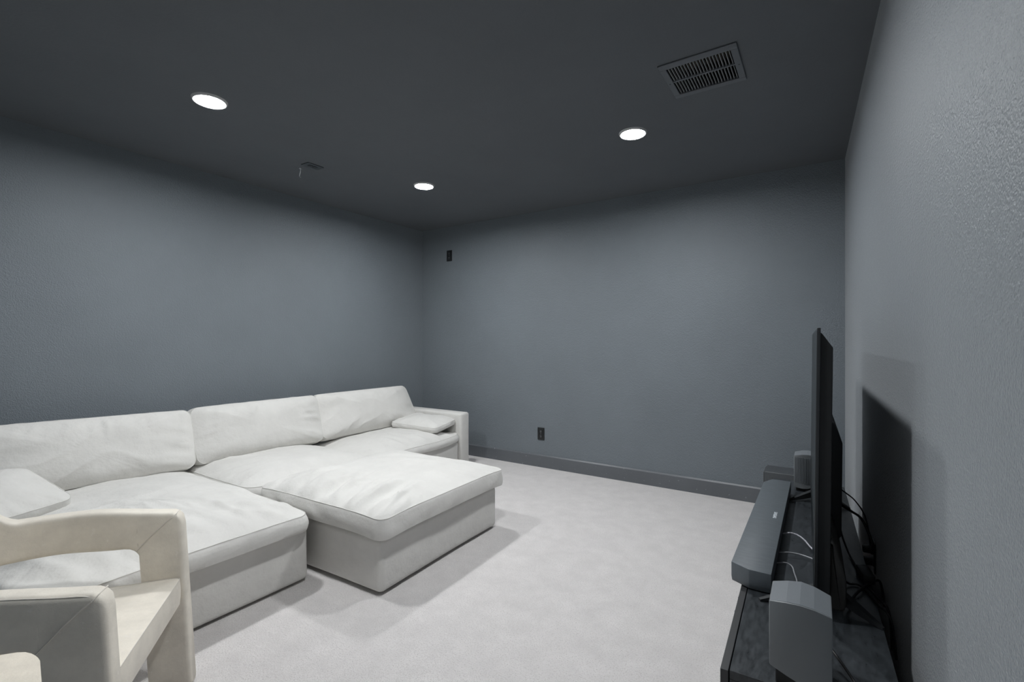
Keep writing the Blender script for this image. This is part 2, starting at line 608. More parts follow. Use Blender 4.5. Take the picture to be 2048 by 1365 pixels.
for lo, hi in (((VX0 - 0.01, VY0 - 0.01, ROOM_H + 0.01), (VX0, VY1 + 0.01, zt)), ((VX1, VY0 - 0.01, ROOM_H + 0.01), (VX1 + 0.01, VY1 + 0.01, zt)),
               ((VX0, VY0 - 0.01, ROOM_H + 0.01), (VX1, VY0, zt)), ((VX0, VY1, ROOM_H + 0.01), (VX1, VY1 + 0.01, zt)),
               ((VX0 - 0.01, VY0 - 0.01, zt), (VX1 + 0.01, VY1 + 0.01, zt + 0.01))):
    add_box(bm, vl(*lo), vl(*hi))
obj('duct', bm, M_DUCT, t)
for x, y in ((-0.686, 2.6), (-0.348, 2.6)):
    obj('screw', add_disc(bmesh.new(), *vl(x, y, 0)[:2], -0.0105, -0.0085, 0.004, 10), M_PLATE, t)

t = thing('ceiling_plate', 'small dark cover plate on the ceiling left of the corner light', 'cover plate', (-3.385, 2.275, ROOM_H))
obj('plate', box((-0.046, -0.070, -0.006), (0.046, 0.070, -0.0003), 0.002), M_PLATE, t)
for k in (-1, 1):
    obj('insert', box((-0.017, 0.020 * k - 0.014, -0.0095), (0.017, 0.020 * k + 0.014, -0.005), 0.002), M_OUTLET_IN, t)
obj('screw', add_disc(bmesh.new(), 0, 0, -0.0085, -0.005, 0.004, 10), M_PLATE, t)

t = thing('ceiling_hook', 'tiny shiny metal hook hanging from the ceiling by the small cover plate', 'hook', (-3.515, 2.255, ROOM_H))
bm = bmesh.new()
add_disc(bm, 0, 0, -0.004, -0.0002, 0.012, 16)
obj('base', bm, M_CHROME, t, smooth=40)
obj('stem', tube(catmull([(0, 0, -0.003), (-0.002, 0.001, -0.022), (-0.012, 0.004, -0.036), (-0.022, 0.006, -0.050), (-0.024, 0.008, -0.062), (-0.014, 0.010, -0.068)], 6), 0.0035, 8), M_CHROME, t, smooth=60)

# ================================================================== WALL OUTLETS
def wall_outlet(name, loc, rz, label, plugged=False):
    """face looks along local -y"""
    t = thing(name, label, 'outlet', loc, rz, 'black wall outlets')
    obj('plate', box((-0.041, -0.007, -0.066), (0.041, 0.0, 0.066), 0.003), M_OUTLET, t, smooth=40)
    for k in (-1, 1):
        f = obj('socket', box((-0.017, -0.010, 0.026 * k - 0.017), (0.017, -0.006, 0.026 * k + 0.017), 0.004), M_OUTLET_IN, t, smooth=40)
        bm = bmesh.new()
        for sx in (-1, 1):
            add_box(bm, (0.006 * sx - 0.0012, -0.0107, 0.026 * k - 0.001), (0.006 * sx + 0.0012, -0.0095, 0.026 * k + 0.008))
        add_box(bm, (-0.002, -0.0107, 0.026 * k - 0.011), (0.002, -0.0095, 0.026 * k - 0.007))
        obj('slot', bm, M_SLAT, f)
    bm = bmesh.new()
    add_disc(bm, 0, 0, 0, 0.0015, 0.003, 10)
    bmesh.ops.rotate(bm, verts=bm.verts, matrix=Matrix.Rotation(R(90), 3, 'X'))
    bmesh.ops.translate(bm, verts=bm.verts, vec=(0, -0.0065, 0))
    obj('screw', bm, M_SLAT, t)
    if plugged:
        for k in (-1, 1):
            obj('plug', box((-0.016, -0.045, 0.026 * k - 0.014), (0.016, -0.009, 0.026 * k + 0.014), 0.005), M_CABLE, t, smooth=40)
    return t


wall_outlet('wall_outlet', (-3.802, YB, 2.387), 0, 'black wall outlet high on the back wall near the corner')
wall_outlet('wall_outlet', (-2.518, YB, 0.355), 0, 'black wall outlet low on the back wall above the baseboard')
yo = 2.62
wall_outlet('wall_outlet', (xr(yo), yo, 0.40), R(90) + math.atan(WSL) + math.pi, 'black wall outlet with plugs low on the right wall behind the television', True)

# ================================================================== SECTIONAL SOFA
def piping(name, loop, parent, loc=None, r=0.0026):
    return obj(name, tube(loop, r, 6, True), M_SUEDE_PIPE, parent, loc, smooth=60)


def sofa_feet(t, x0, x1, y0, y1):
    for x in (x0 + 0.07, x1 - 0.07):
        for y in (y0 + 0.07, y1 - 0.07):
            obj('foot', add_disc(bmesh.new(), x, y, 0.0, 0.018, 0.025, 16), M_FOOT, t, smooth=40)


def base_block(name, x0, x1, y0, y1, h, t, seed, bev=0.022, dent=0.004):
    """upholstered block with slightly uneven padded faces"""
    bm = box((x0, y0, 0.014), (x1, y1, h), bev, 4)
    long_e = [e for e in bm.edges if e.calc_length() > 0.2]
    bmesh.ops.subdivide_edges(bm, edges=long_e, cuts=14, use_grid_fill=True)
    cx, cy = (x0 + x1) / 2, (y0 + y1) / 2
    for v in bm.verts:
        p = v.co
        n = nz(p.x * 3.1 + seed, p.y * 3.1, p.z * 4.0 + seed) * dent
        d = Vector((p.x - cx, p.y - cy, 0))
        if abs(d.x) / (x1 - x0) > abs(d.y) / (y1 - y0):
            v.co.x += n * (1 if d.x > 0 else -1)
        else:
            v.co.y += n * (1 if d.y > 0 else -1)
    return obj(name, bm, M_SUEDE, t, smooth=50)


XBK = -4.215                                   # back of the sofa, close to the left wall

def back_cushion(t, y0, y1, seed, xc, zc, tilt, hgt=0.425, thick=0.115, crown=0.075, lean=0.0, rz=0.0, taper=0.0):
    """stuffed back cushion; local x = width, y = height, z = towards the room"""
    W = y1 - y0
    con = round_rect(W, hgt, 0.055, 0.016, 0.012)
    if taper:
        for p_ in con:
            p_.x -= taper * (p_.y / hgt + 0.5) * smooth01(p_.x, 0, W / 2)
    def folds(x, y):
        m_top = smooth01(y, 0.02, 0.20)
        m_side = smooth01(abs(x), W / 2 - 0.28, W / 2 - 0.02)
        a = 0.020 * m_top * ridges(x, y, R(78) + 0.35 * x, 1.4, 8.0, seed, 0.14)
        a += 0.017 * m_side * ridges(x, y, R(-14 if x > 0 else 18), 1.6, 11.0, seed + 7, 0.10)
        a += 0.015 * smooth01(-y, 0.02, 0.2) * ridges(x, y, R(35), 1.8, 8.0, seed + 3, 0.16)
        a += 0.008 * ridges(x, y, R(8), 1.0, 4.5, seed + 11, 0.3)
        return a
    bm, pt, pb = cushion(con, thick, crown, 0.03, seed, gather=0.006, gather_f=13, soft=0.012, soft_f=3.0,
                         bulge=0.010, folds=folds, nt_=30, nb_=5, p=3.0, edge_wob=0.006, side_wr=0.005)
    c = obj('back_cushion', bm, M_SUEDE, t, smooth=70)
    # local x -> +Y, local y -> up (leaning to the wall), local z -> +X
    m = Matrix(((0, 0, 1), (1, 0, 0), (0, 1, 0)))
    rot = Matrix.Rotation(-tilt, 3, 'Y') @ m
    rot = Matrix.Rotation(rz, 3, 'Z') @ rot @ Matrix.Rotation(lean, 3, 'Z')
    c.rotation_euler = rot.to_euler()
    c.location = Vector((xc, (y0 + y1) / 2, zc)) - t.location
    p = piping('piping', pt, c)
    p2 = piping('piping', pb, c)
    return c


def seat_cushion(t, x0, x1, y0, y1, zb, band, crown, seed, cr=0.07, folds=None, edge=None, pipes=True, top_fn=None, gather=0.006, soft=0.012):
    L, W = x1 - x0, y1 - y0
    con = round_rect(L, W, cr, 0.018, 0.010)
    bm, pt, pb = cushion(con, band, crown, 0.004, seed, gather=gather, gather_f=12, soft=soft, soft_f=2.6,
                         bulge=0.014, folds=folds, edge=edge, nt_=36, nb_=5, p=3.2, edge_wob=0.007, side_wr=0.006, top_fn=top_fn, skirt=0.010)
    c = obj('seat_cushion', bm, M_SUEDE, t, smooth=70)
    c.location = Vector(((x0 + x1) / 2, (y0 + y1) / 2, zb + band / 2)) - t.location
    if pipes:
        piping('piping', pt, c)
    return c


def rel(t, bmo):
    bmesh.ops.translate(bmo, verts=bmo.verts, vec=-Vector(t.location))
    return bmo


# --- chaise section (left)
CY0, CY1 = 0.42, 1.60
t = thing('sofa_section', 'off-white sectional chaise unit with the longest seat, behind the armchair', 'sofa', (-3.3, 1.08, 0), 0, 'sectional sofa units')
T = Vector(t.location)
base_block('base', XBK - T.x, -2.42 - T.x, CY0 - T.y, CY1 - T.y, 0.305, t, 1.0)
sofa_feet(t, XBK - T.x, -2.42 - T.x, CY0 - T.y, CY1 - T.y)
obj('arm', rel(t, box((XBK, CY0 - 0.15, 0.014), (-3.16, CY0 - 0.004, 0.575), 0.03, 4)), M_SUEDE, t, smooth=50)
obj('back_frame', rel(t, box((XBK, CY0, 0.29), (-4.10, CY1, 0.57), 0.03, 4)), M_SUEDE, t, smooth=50)
def folds_chaise(x, y):
    m = smooth01(x, -0.15, 0.30) * (1 - 0.5 * smooth01(x, 0.74, 0.86))
    a = 0.026 * m * ridges(x, y, R(44), 0.9, 7.0, 21.0, 0.09, 1.3)
    a += 0.015 * m * ridges(x, y, R(12), 1.0, 11.0, 26.0, 0.08, 1.25)
    a += 0.010 * smooth01(-x, -0.6, -0.1) * ridges(x, y, R(95), 1.2, 6.5, 4.0, 0.3)
    a += 0.009 * ridges(x, y, R(20), 1.2, 4.0, 9.0, 0.3)
    return a
def edge_chaise(x, y):
    return 0.012 * smooth01(x, 0.2, 0.85) * (1 - (2 * y / 1.05) ** 2) - 0.006 * smooth01(x, 0.6, 0.9)
seat_cushion(t, -4.08, -2.375, CY0 + 0.02, CY1 - 0.014, 0.307, 0.085, 0.062, 2.3, 0.075, folds_chaise, edge_chaise)
back_cushion(t, 0.40, 1.635, 5.1, -3.955, 0.630, R(17), lean=-0.028)

# --- armless middle section
MY0, MY1 = 1.61, 2.655
t = thing('sofa_section', 'off-white sectional armless middle unit behind the ottoman', 'sofa', (-3.6, 2.13, 0), 0, 'sectional sofa units')
T = Vector(t.location)
base_block('base', XBK - T.x, -3.16 - T.x, MY0 - T.y, MY1 - T.y, 0.305, t, 2.0)
sofa_feet(t, XBK - T.x, -3.16 - T.x, MY0 - T.y, MY1 - T.y)
obj('back_frame', rel(t, box((XBK, MY0, 0.29), (-4.10, MY1, 0.57), 0.03, 4)), M_SUEDE, t, smooth=50)
def folds_mid(x, y):
    return 0.018 * ridges(x, y, R(70), 1.3, 7.0, 31.0, 0.2) * smooth01(-y, -0.3, 0.4) + 0.006 * ridges(x, y, R(15), 1.2, 4.0, 8.0, 0.3)
seat_cushion(t, -4.08, -3.09, MY0 + 0.016, MY1 - 0.014, 0.307, 0.08, 0.068, 3.9, 0.09, folds_mid)
back_cushion(t, 1.645, 2.70, 8.4, -3.955, 0.622, R(17))

# --- right section with arm
RY0, RY1 = 2.665, 3.90
t = thing('sofa_section', 'off-white sectional end unit with an arm, in the room corner', 'sofa', (-3.6, 3.35, 0), 0, 'sectional sofa units')
T = Vector(t.location)
base_block('base', XBK - T.x, -3.22 - T.x, RY0 - T.y, RY1 - 0.004 - T.y, 0.295, t, 3.0, 0.05, 0.012)
sofa_feet(t, XBK - T.x, -3.22 - T.x, RY0 - T.y, RY1 - T.y)
obj('arm', rel(t, box((XBK, RY1, 0.014), (-3.205, RY1 + 0.15, 0.578), 0.028, 4)), M_SUEDE, t, smooth=50)
obj('back_frame', rel(t, box((XBK, RY0, 0.29), (-4.10, RY1, 0.57), 0.03, 4)), M_SUEDE, t, smooth=50)
def folds_right(x, y):
    a = 0.020 * smooth01(x, 0.0, 0.4) * ridges(x, y, R(25), 1.6, 8.0, 51.0, 0.25)
    return a + 0.006 * ridges(x, y, R(80), 1.2, 4.5, 18.0, 0.3)
def edge_right(x, y):
    return 0.018 * smooth01(y, 0.25, 0.6) * smooth01(x, 0.1, 0.45)
def top_right(x, y):                            # the padding slumps towards the arm
    return -0.045 * smooth01(y, 0.30, 0.50) * smooth01(x, 0.0, 0.35)
seat_cushion(t, -4.08, -3.175, RY0 + 0.016, RY1 - 0.014, 0.285, 0.07, 0.085, 6.2, 0.13, folds_right, edge_right, True, top_right)
back_cushion(t, 2.69, 3.91, 12.7, -3.965, 0.622, R(20), taper=0.07)

# --- ottoman
t = thing('ottoman', 'large off-white square ottoman with a loose wrinkled cushion top', 'ottoman', (-2.465, 2.235, 0), R(2.0))
base_block('base', -0.51, 0.51, -0.555, 0.555, 0.303, t, 4.0, 0.03, 0.005)
sofa_feet(t, -0.51, 0.51, -0.555, 0.555)
def folds_ott(x, y):
    m = smooth01(-y, 0.02, 0.42)
    a = 0.030 * m * ridges(x, y, R(101), 0.9, 9.0, 61.0, 0.07, 1.25)
    a += 0.014 * m * ridges(x, y, R(112), 1.0, 15.0, 67.0, 0.06, 1.2)
    a += 0.010 * ridges(x, y, R(35), 1.3, 4.0, 19.0, 0.3)
    return a
def edge_ott(x, y):
    corner = smooth01(abs(x), 0.38, 0.56) * smooth01(abs(y), 0.40, 0.60)
    return -0.006 * corner + 0.006 * (1 - (y / 0.6) ** 2) * smooth01(x, 0.40, 0.53) + 0.010 * (1 - (x / 0.56) ** 2) * smooth01(-y, 0.45, 0.58)
con = round_rect(1.10, 1.185, 0.06, 0.015, 0.004)
bm, pt, pb = cushion(con, 0.106, 0.068, 0.004, 14.2, gather=0.008, gather_f=11, soft=0.014, soft_f=2.4, bulge=0.010,
                     folds=folds_ott, edge=edge_ott, nt_=40, nb_=5, p=3.0, edge_wob=0.008, side_wr=0.011, skirt=0.006)
c = obj('seat_cushion', bm, M_SUEDE, t, (0.0, 0.006, 0.370), smooth=70)
piping('piping', pt, c)

# --- throw pillows
def throw_pillow(label, loc, rot, L, W, band, crown, seed):
    t = bpy.data.objects.new('throw_pillow', None)
    t.location = loc
    t.rotation_euler = rot
    link(t)
    tag(t, label, 'pillow', 'small throw pillows on the sofa')
    def folds(x, y):
        return 0.018 * ridges(x, y, R(60), 2.0, 9.0, seed, 0.16) * smooth01(abs(y) + abs(x), 0.12, 0.4)
    con = round_rect(L, W, 0.05, 0.010, 0.02)
    bm, pt, pb = cushion(con, band, crown, crown * 0.4, seed, gather=0.009, gather_f=17, soft=0.008, soft_f=5, bulge=0.006,
                         folds=folds, nt_=22, nb_=6, p=2.4, edge_wob=0.008, side_wr=0.006)
    c = obj('cover', bm, M_SUEDE, t, smooth=70)
    piping('piping', pt, c, r=0.0025)
    piping('piping', pb, c, r=0.0025)
    return t


throw_pillow('small off-white throw pillow lying flat on the seat by the sofa arm', (-3.53, 3.68, 0.480), (R(5), R(2), R(8)), 0.56, 0.40, 0.045, 0.058, 71.0)
throw_pillow('small off-white throw pillow on the chaise behind the armchair', (-3.49, 0.50, 0.535), (0, R(21), R(20)), 0.41, 0.60, 0.068, 0.056, 77.0)

# ================================================================== ARMCHAIR
t = thing('armchair', 'pale leather armchair with open arched arms in the left foreground', 'armchair', (-2.048, 0.411, 0), math.atan2(0.8, 0.6))
WT = 0.066                                       # thickness of the arm band
def arm_path():
    """plan path of the band's middle line, from the left front leg round the back to the right front leg"""
    half = []
    x0, yh = 0.314, 0.314
    s = 0.0
    x = x0
    pts = []
    steps = [0.0, 0.006, 0.016, 0.03, 0.05, 0.08, 0.11, 0.128, 0.136, 0.1385, 0.1400, 0.1415, 0.146, 0.152, 0.160, 0.172, 0.19, 0.22, 0.26, 0.30]
    for s in steps:
        pts.append((x0 - s, yh, s))
    n = 44
    a, b = 0.42, yh
    px, py, ps = pts[-1]
    xc = px
    for i in range(1, n + 1):
        th = math.pi / 2 * i / n
        qx, qy = xc - a * math.sin(th), b * math.cos(th)
        ps += math.hypot(qx - px, qy - py)
        pts.append((qx, qy, ps))
        px, py = qx, qy
    return pts


half = arm_path()
smax = half[-1][2]
def band_z(s):
    # top edge
    zt = 0.684 + 0.028 * smooth01(s, 0.0, 0.30) + 0.085 * smooth01(s, 0.485, 0.61)
    if s < 0.04:
        zt -= 0.040 - math.sqrt(max(0.0, 0.04 ** 2 - (0.04 - s) ** 2))
    # lower edge: front leg, open arch, then the closed back
    if s <= 0.1400:
        zb = 0.004
    elif s < 0.190:
        u = (s - 0.1400) / 0.05
        zb = 0.510 + 0.05 * math.sqrt(max(0.0, 1 - (1 - u) ** 2))
    else:
        zb = 0.560 + 0.012 * smooth01(s, 0.19, 0.4)
    if s > 0.66:
        zb = zb + (0.004 - zb) * smooth01(s, 0.66, 0.70)
    return zb, zt


def band_mesh():
    bm = bmesh.new()
    full = [(x, y, s) for x, y, s in half] + [(x, -y, s) for x, y, s in reversed(half[:-1])]
    N = len(full)
    rings = []
    for i, (x, y, s) in enumerate(full):
        a = full[max(i - 1, 0)]
        b = full[min(i + 1, N - 1)]
        tx, ty = b[0] - a[0], b[1] - a[1]
        l = math.hypot(tx, ty)
        nx, ny = ty / l, -tx / l
        if nx * x + ny * y < 0 and abs(y) > 0.01:
            pass
        zb, zt = band_z(s)
        r = 0.018
        th = WT
        if s < 0.012:
            th = WT * (0.72 + 0.28 * math.sqrt(max(0, 1 - (1 - s / 0.012) ** 2)))
        prof = []
        hz = zt - zb
        def arc(cx, cz, a0):
            for k in range(5):
                an = a0 + math.pi / 2 * k / 4
                prof.append((cx + r * math.cos(an), cz + r * math.sin(an)))
        arc(th / 2 - r, zt - r, 0)
        arc(-th / 2 + r, zt - r, math.pi / 2)
        for k in range(1, 8):
            prof.append((-th / 2, zt - r + (zb + r - zt + r) * k / 8))
        arc(-th / 2 + r, zb + r, math.pi)
        arc(th / 2 - r, zb + r, 1.5 * math.pi)
        for k in range(1, 8):
            prof.append((th / 2, zb + r + (zt - r - zb - r) * k / 8))
        ring = []
        for (u, z) in prof:
            lean = 0.040 * (1 - min(1, z / 0.70)) ** 1.0 * (1 - smooth01(s, 0.16, 0.40))
            wob = 0.0012 * nz(x * 6 + 1, y * 6, z * 6)
            ring.append(bm.verts.new((x + nx * (u + wob) + lean, y + ny * (u + wob), z)))
        rings.append(ring)
    m = len(rings[0])
    for i in range(N - 1):
        A, B = rings[i], rings[i + 1]
        for k in range(m):
            bm.faces.new((A[k], A[(k + 1) % m], B[(k + 1) % m], B[k]))
    bm.faces.new(rings[0])
    bm.faces.new(rings[-1][::-1])
    return bm


obj('arm_and_back', band_mesh(), M_LEATHER, t, smooth=60)
# seat: D-shaped slab between the arms
con = []
def dshape(hy, x0, x1, cr):
    P = []
    P += [Vector((x1, y)) for y in [-hy + cr + (2 * hy - 2 * cr) * i / 26 for i in range(27)]]
    P += [Vector((x1 - cr + cr * math.cos(a), hy - cr + cr * math.sin(a))) for a in [math.pi / 2 * i / 7 for i in range(1, 8)]]
    P += [Vector((x1 - cr - (x1 - cr - 0.0) * i / 16, hy)) for i in range(1, 17)]
    P += [Vector((x0 * math.sin(a), hy * math.cos(a))) for a in [math.pi / 2 * i / 22 for i in range(1, 23)]]
    Q = [Vector((p.x, -p.y)) for p in reversed(P[27:-1])]
    return P + Q
con = dshape(0.2795, -0.345, 0.318, 0.022)
bm, pt, pb = cushion(con, 0.094, 0.012, 0.002, 33.0, gather=0.001, gather_f=9, soft=0.005, soft_f=3.0, bulge=0.004,
                     nt_=20, nb_=5, p=5.0, edge_wob=0.0015, side_wr=0.0012)
c = obj('seat', bm, M_LEATHER, t, (0, 0, 0.383), smooth=60)
obj('seam', tube([p for p in pt if p.x > -0.02] if False else pt, 0.0016, 6, True), M_THREAD, c, smooth=60)
# mitre seams and stitched edge seams on both arms
for sgn in (1, -1):
    bm = bmesh.new()
    yo_, yi_ = sgn * (0.314 + WT / 2 + 0.0010), sgn * (0.314 - WT / 2 - 0.0010)
    for yy in (yo_, yi_):
        add_tube(bm, [(0.314 - 0.150 + 0.010, yy, 0.553), (0.314 - 0.088, yy, 0.610), (0.314 - 0.050, yy, 0.646), (0.314 - 0.026, yy, 0.666)], 0.002, 6)
    add_tube(bm, [(0.314 - 0.026, yo_, 0.666), (0.314 - 0.016, sgn * 0.342, 0.6775), (0.314 - 0.014, sgn * 0.288, 0.6775), (0.314 - 0.026, yi_, 0.666)], 0.0015, 6)
    line = []
    for x, y, s in reversed(half):
        if s < 0.045 or s > 0.34:
            continue
        zb, zt = band_z(s)
        line.append((x, sgn * (y + WT / 2 - 0.0052), zt - 0.0052))
    line.append((0.314 - 0.026, sgn * (0.314 + WT / 2 - 0.0052), 0.6725))
    line.append((0.314 - 0.013, sgn * (0.314 + WT / 2 - 0.0054), 0.660))
    line += [(0.314 + 0.040 * (1 - min(1, z / 0.70)) - 0.0075, sgn * (0.314 + WT / 2 - 0.0052), z) for z in [0.640 - 0.62 * k / 14 for k in range(15)]]
    add_tube(bm, catmull(line, 3), 0.0015, 6)
    obj('seam', bm, M_THREAD, t, smooth=60)

# ================================================================== TV CONSOLE
AW = math.atan(WSL)
CH = 0.50                                        # height of the console top
t = thing('tv_console', 'long low black TV console against the right wall', 'tv stand', (-0.222, 1.322, 0), AW)
CL, CD = 2.02, 0.385
obj('top_panel', box((0.022, 0.004, CH - 0.022), (CD, CL - 0.004, CH), 0.0015, 2), M_CONSOLE, t)
obj('side_panel', box((0.022, 0.004, 0.0), (CD, 0.022, CH - 0.0225), 0.001, 1), M_CONSOLE, t)
obj('side_panel', box((0.022, CL - 0.022, 0.0), (CD, CL - 0.004, CH - 0.0225), 0.001, 1), M_CONSOLE, t)
obj('bottom_panel', box((0.024, 0.023, 0.05), (CD - 0.01, CL - 0.023, 0.068)), M_CONSOLE, t)
obj('back_panel', box((CD - 0.008, 0.023, 0.069), (CD - 0.002, CL - 0.023, CH - 0.023)), M_CONSOLE, t)
obj('plinth', box((0.05, 0.023, 0.0), (0.066, CL - 0.023, 0.049)), M_CONSOLE_EDGE, t)
for k in range(1, 4):
    obj('divider_panel', box((0.024, CL * k / 4 - 0.009, 0.069), (CD - 0.01, CL * k / 4 + 0.009, CH - 0.023)), M_CONSOLE, t)
edges = [0.0, 0.475, 1.01, 1.545, CL]
for k in range(4):
    dd = obj('door', box((0.0, edges[k] + 0.0015, 0.055), (0.0195, edges[k + 1] - 0.0015, CH - 0.001), 0.0015, 2), M_CONSOLE_EDGE, t)
    yk = edges[k + 1] - 0.05 if k % 2 == 0 else edges[k] + 0.05
    obj('handle', box((-0.014, yk - 0.006, 0.34), (0.0005, yk + 0.006, 0.44), 0.003), M_TV_METAL, dd)

# ================================================================== TELEVISION
AT = R(1.34)
tv = thing('television', 'large thin black flat television seen edge-on on the console', 'television', (-0.0220, 1.712, CH), AT)
LEAN = math.tan(R(0.6))
def lean(bm):
    for v in bm.verts:
        v.co.x += (v.co.z - 0.05) * LEAN
    return bm
TL = 1.435
obj('screen', lean(box((-0.0006, 0.006, 0.062), (0.002, TL - 0.006, 0.880))), M_TV_SCREEN, tv)
bm = bmesh.new()
add_box(bm, (0.0, 0.0, 0.055), (0.009, 0.0055, 0.888), 0.0015, 2)
add_box(bm, (0.0, TL - 0.0055, 0.055), (0.009, TL, 0.888), 0.0015, 2)
add_box(bm, (0.0, 0.0055, 0.055), (0.009, TL - 0.0055, 0.0615), 0.0015, 2)
add_box(bm, (0.0, 0.0055, 0.8805), (0.009, TL - 0.0055, 0.888), 0.0015, 2)
obj('bezel', lean(bm), M_TV_METAL, tv)
obj('back_shell', lean(prism([(0.0022, 0.060), (0.0022, 0.876), (0.012, 0.872), (0.041, 0.828), (0.041, 0.075), (0.030, 0.060)], 0.006, TL - 0.006, 'y', 0.002, 2)), M_TV_BACK, tv)
obj('electronics_housing', lean(prism([(0.038, 0.570), (0.060, 0.553), (0.086, 0.482), (0.086, 0.150), (0.080, 0.140), (0.038, 0.140)], 0.345, 1.09, 'y', 0.004, 2)), M_TV_BACK, tv, smooth=30)
bm = prism([(0.036, 0.245), (0.052, 0.236), (0.074, 0.165), (0.084, 0.118), (0.084, 0.035), (0.075, 0.022), (0.036, 0.022)], 0.035, TL - 0.035, 'y', 0.012, 4)
obj('speaker_housing', lean(bm), M_TV_GLOSS, tv, smooth=40)
for zz in (0.80, 0.68):
    bm = bmesh.new()
    add_disc(bm, 0, 0, 0.0, 0.006, 0.012, 14)
    bmesh.ops.rotate(bm, verts=bm.verts, matrix=Matrix.Rotation(R(90), 3, 'Y'))
    bmesh.ops.translate(bm, verts=bm.verts, vec=(0.0405, 0.36, zz - 0.02))
    obj('screw', lean(bm), M_TV_BACK, tv, smooth=40)
def tv_foot(root, ftip, btip):
    """two flat blades spreading from a socket under the set"""
    bm = bmesh.new()
    for tip in (ftip, btip):
        a, b = Vector(root), Vector(tip)
        d = (b - a)
        side = Vector((-d.y, d.x, 0)).normalized()
        def quad(c, wdt, z0, z1):
            return [bm.verts.new((c.x + side.x * s * wdt, c.y + side.y * s * wdt, z)) for s, z in ((-1, z0), (1, z0), (1, z1), (-1, z1))]
        A = quad(a, 0.013, a.z - 0.030, a.z + 0.010)
        mid = a.lerp(b, 0.55)
        Bm = quad(mid, 0.011, mid.z - 0.016, mid.z + 0.008)
        Bq = quad(b, 0.006, 0.0005, 0.007)
        for P, Q in ((A, Bm), (Bm, Bq)):
            for k in range(4):
                bm.faces.new((P[k], P[(k + 1) % 4], Q[(k + 1) % 4], Q[k]))
        bm.faces.new(A[::-1])
        bm.faces.new(Bq)
    return bm
def tloc(X, Y, Z):
    dx, dy = X + 0.0220, Y - 1.712
    c_, s_ = math.cos(AT), math.sin(AT)
    return (dx * c_ + dy * s_, -dx * s_ + dy * c_, Z - CH)
obj('foot', tv_foot(tloc(0.022, 1.84, 0.562), tloc(-0.172, 1.735, 0.502), tloc(0.150, 1.757, 0.502)), M_TV_METAL, tv)
obj('foot', tv_foot(tloc(-0.012, 2.99, 0.562), tloc(-0.150, 2.905, 0.502), tloc(0.115, 2.92, 0.502)), M_TV_METAL, tv)

# ================================================================== SOUNDBAR
t = thing('soundbar', 'long dark grey soundbar lying along the front of the black console', 'soundbar', (-0.2055, 1.790, CH), R(0.15))
SB, SD, SH = 1.245, 0.0635, 0.070
top = [(-SD, 0.032), (-0.004, 0.0), (SD, 0.0), (SD, SB), (-0.028, SB), (-SD, SB - 0.085)]
bm = bmesh.new()
A = [bm.verts.new((x * 0.97, SB / 2 + (y - SB / 2) * 0.995, 0.004)) for x, y in top]
M1 = [bm.verts.new((x, y, 0.020)) for x, y in top]
B = [bm.verts.new((x, y, SH)) for x, y in top]
bm.faces.new(A[::-1]); bm.faces.new(B)
for P, Q in ((A, M1), (M1, B)):
    for i in range(6):
        bm.faces.new((P[i], P[(i + 1) % 6], Q[(i + 1) % 6], Q[i]))
bmesh.ops.bevel(bm, geom=list(bm.edges), offset=0.0025, segments=2, affect='EDGES', profile=0.5)
obj('body', bm, M_BAR, t, smooth=30)
for y in (0.20, SB - 0.20):
    obj('foot_pad', box((-0.045, y - 0.03, 0.0), (0.045, y + 0.03, 0.0045)), M_FOOT, t)
fc = bpy.data.curves.new('logo_text', 'FONT')
fc.body = 'SAMSUNG'
fc.size = 0.0185
fc.extrude = 0.0004
fc.offset = 0.0004
fc.align_x, fc.align_y = 'CENTER', 'CENTER'
fo = bpy.data.objects.new('logo', fc)
C.objects.link(fo)
bpy.context.view_layer.update()
me = bpy.data.meshes.new_from_object(fo.evaluated_get(bpy.context.evaluated_depsgraph_get()))
C.objects.unlink(fo)
bpy.data.objects.remove(fo)
me.materials.clear()
me.materials.append(M_LOGO)
lg = bpy.data.objects.new('logo', me)
lg.location = (0.030, 0.622, SH + 0.0003)
lg.rotation_euler = (0, 0, R(-90))
lg['label'] = 'pale maker lettering'
link(lg, t)

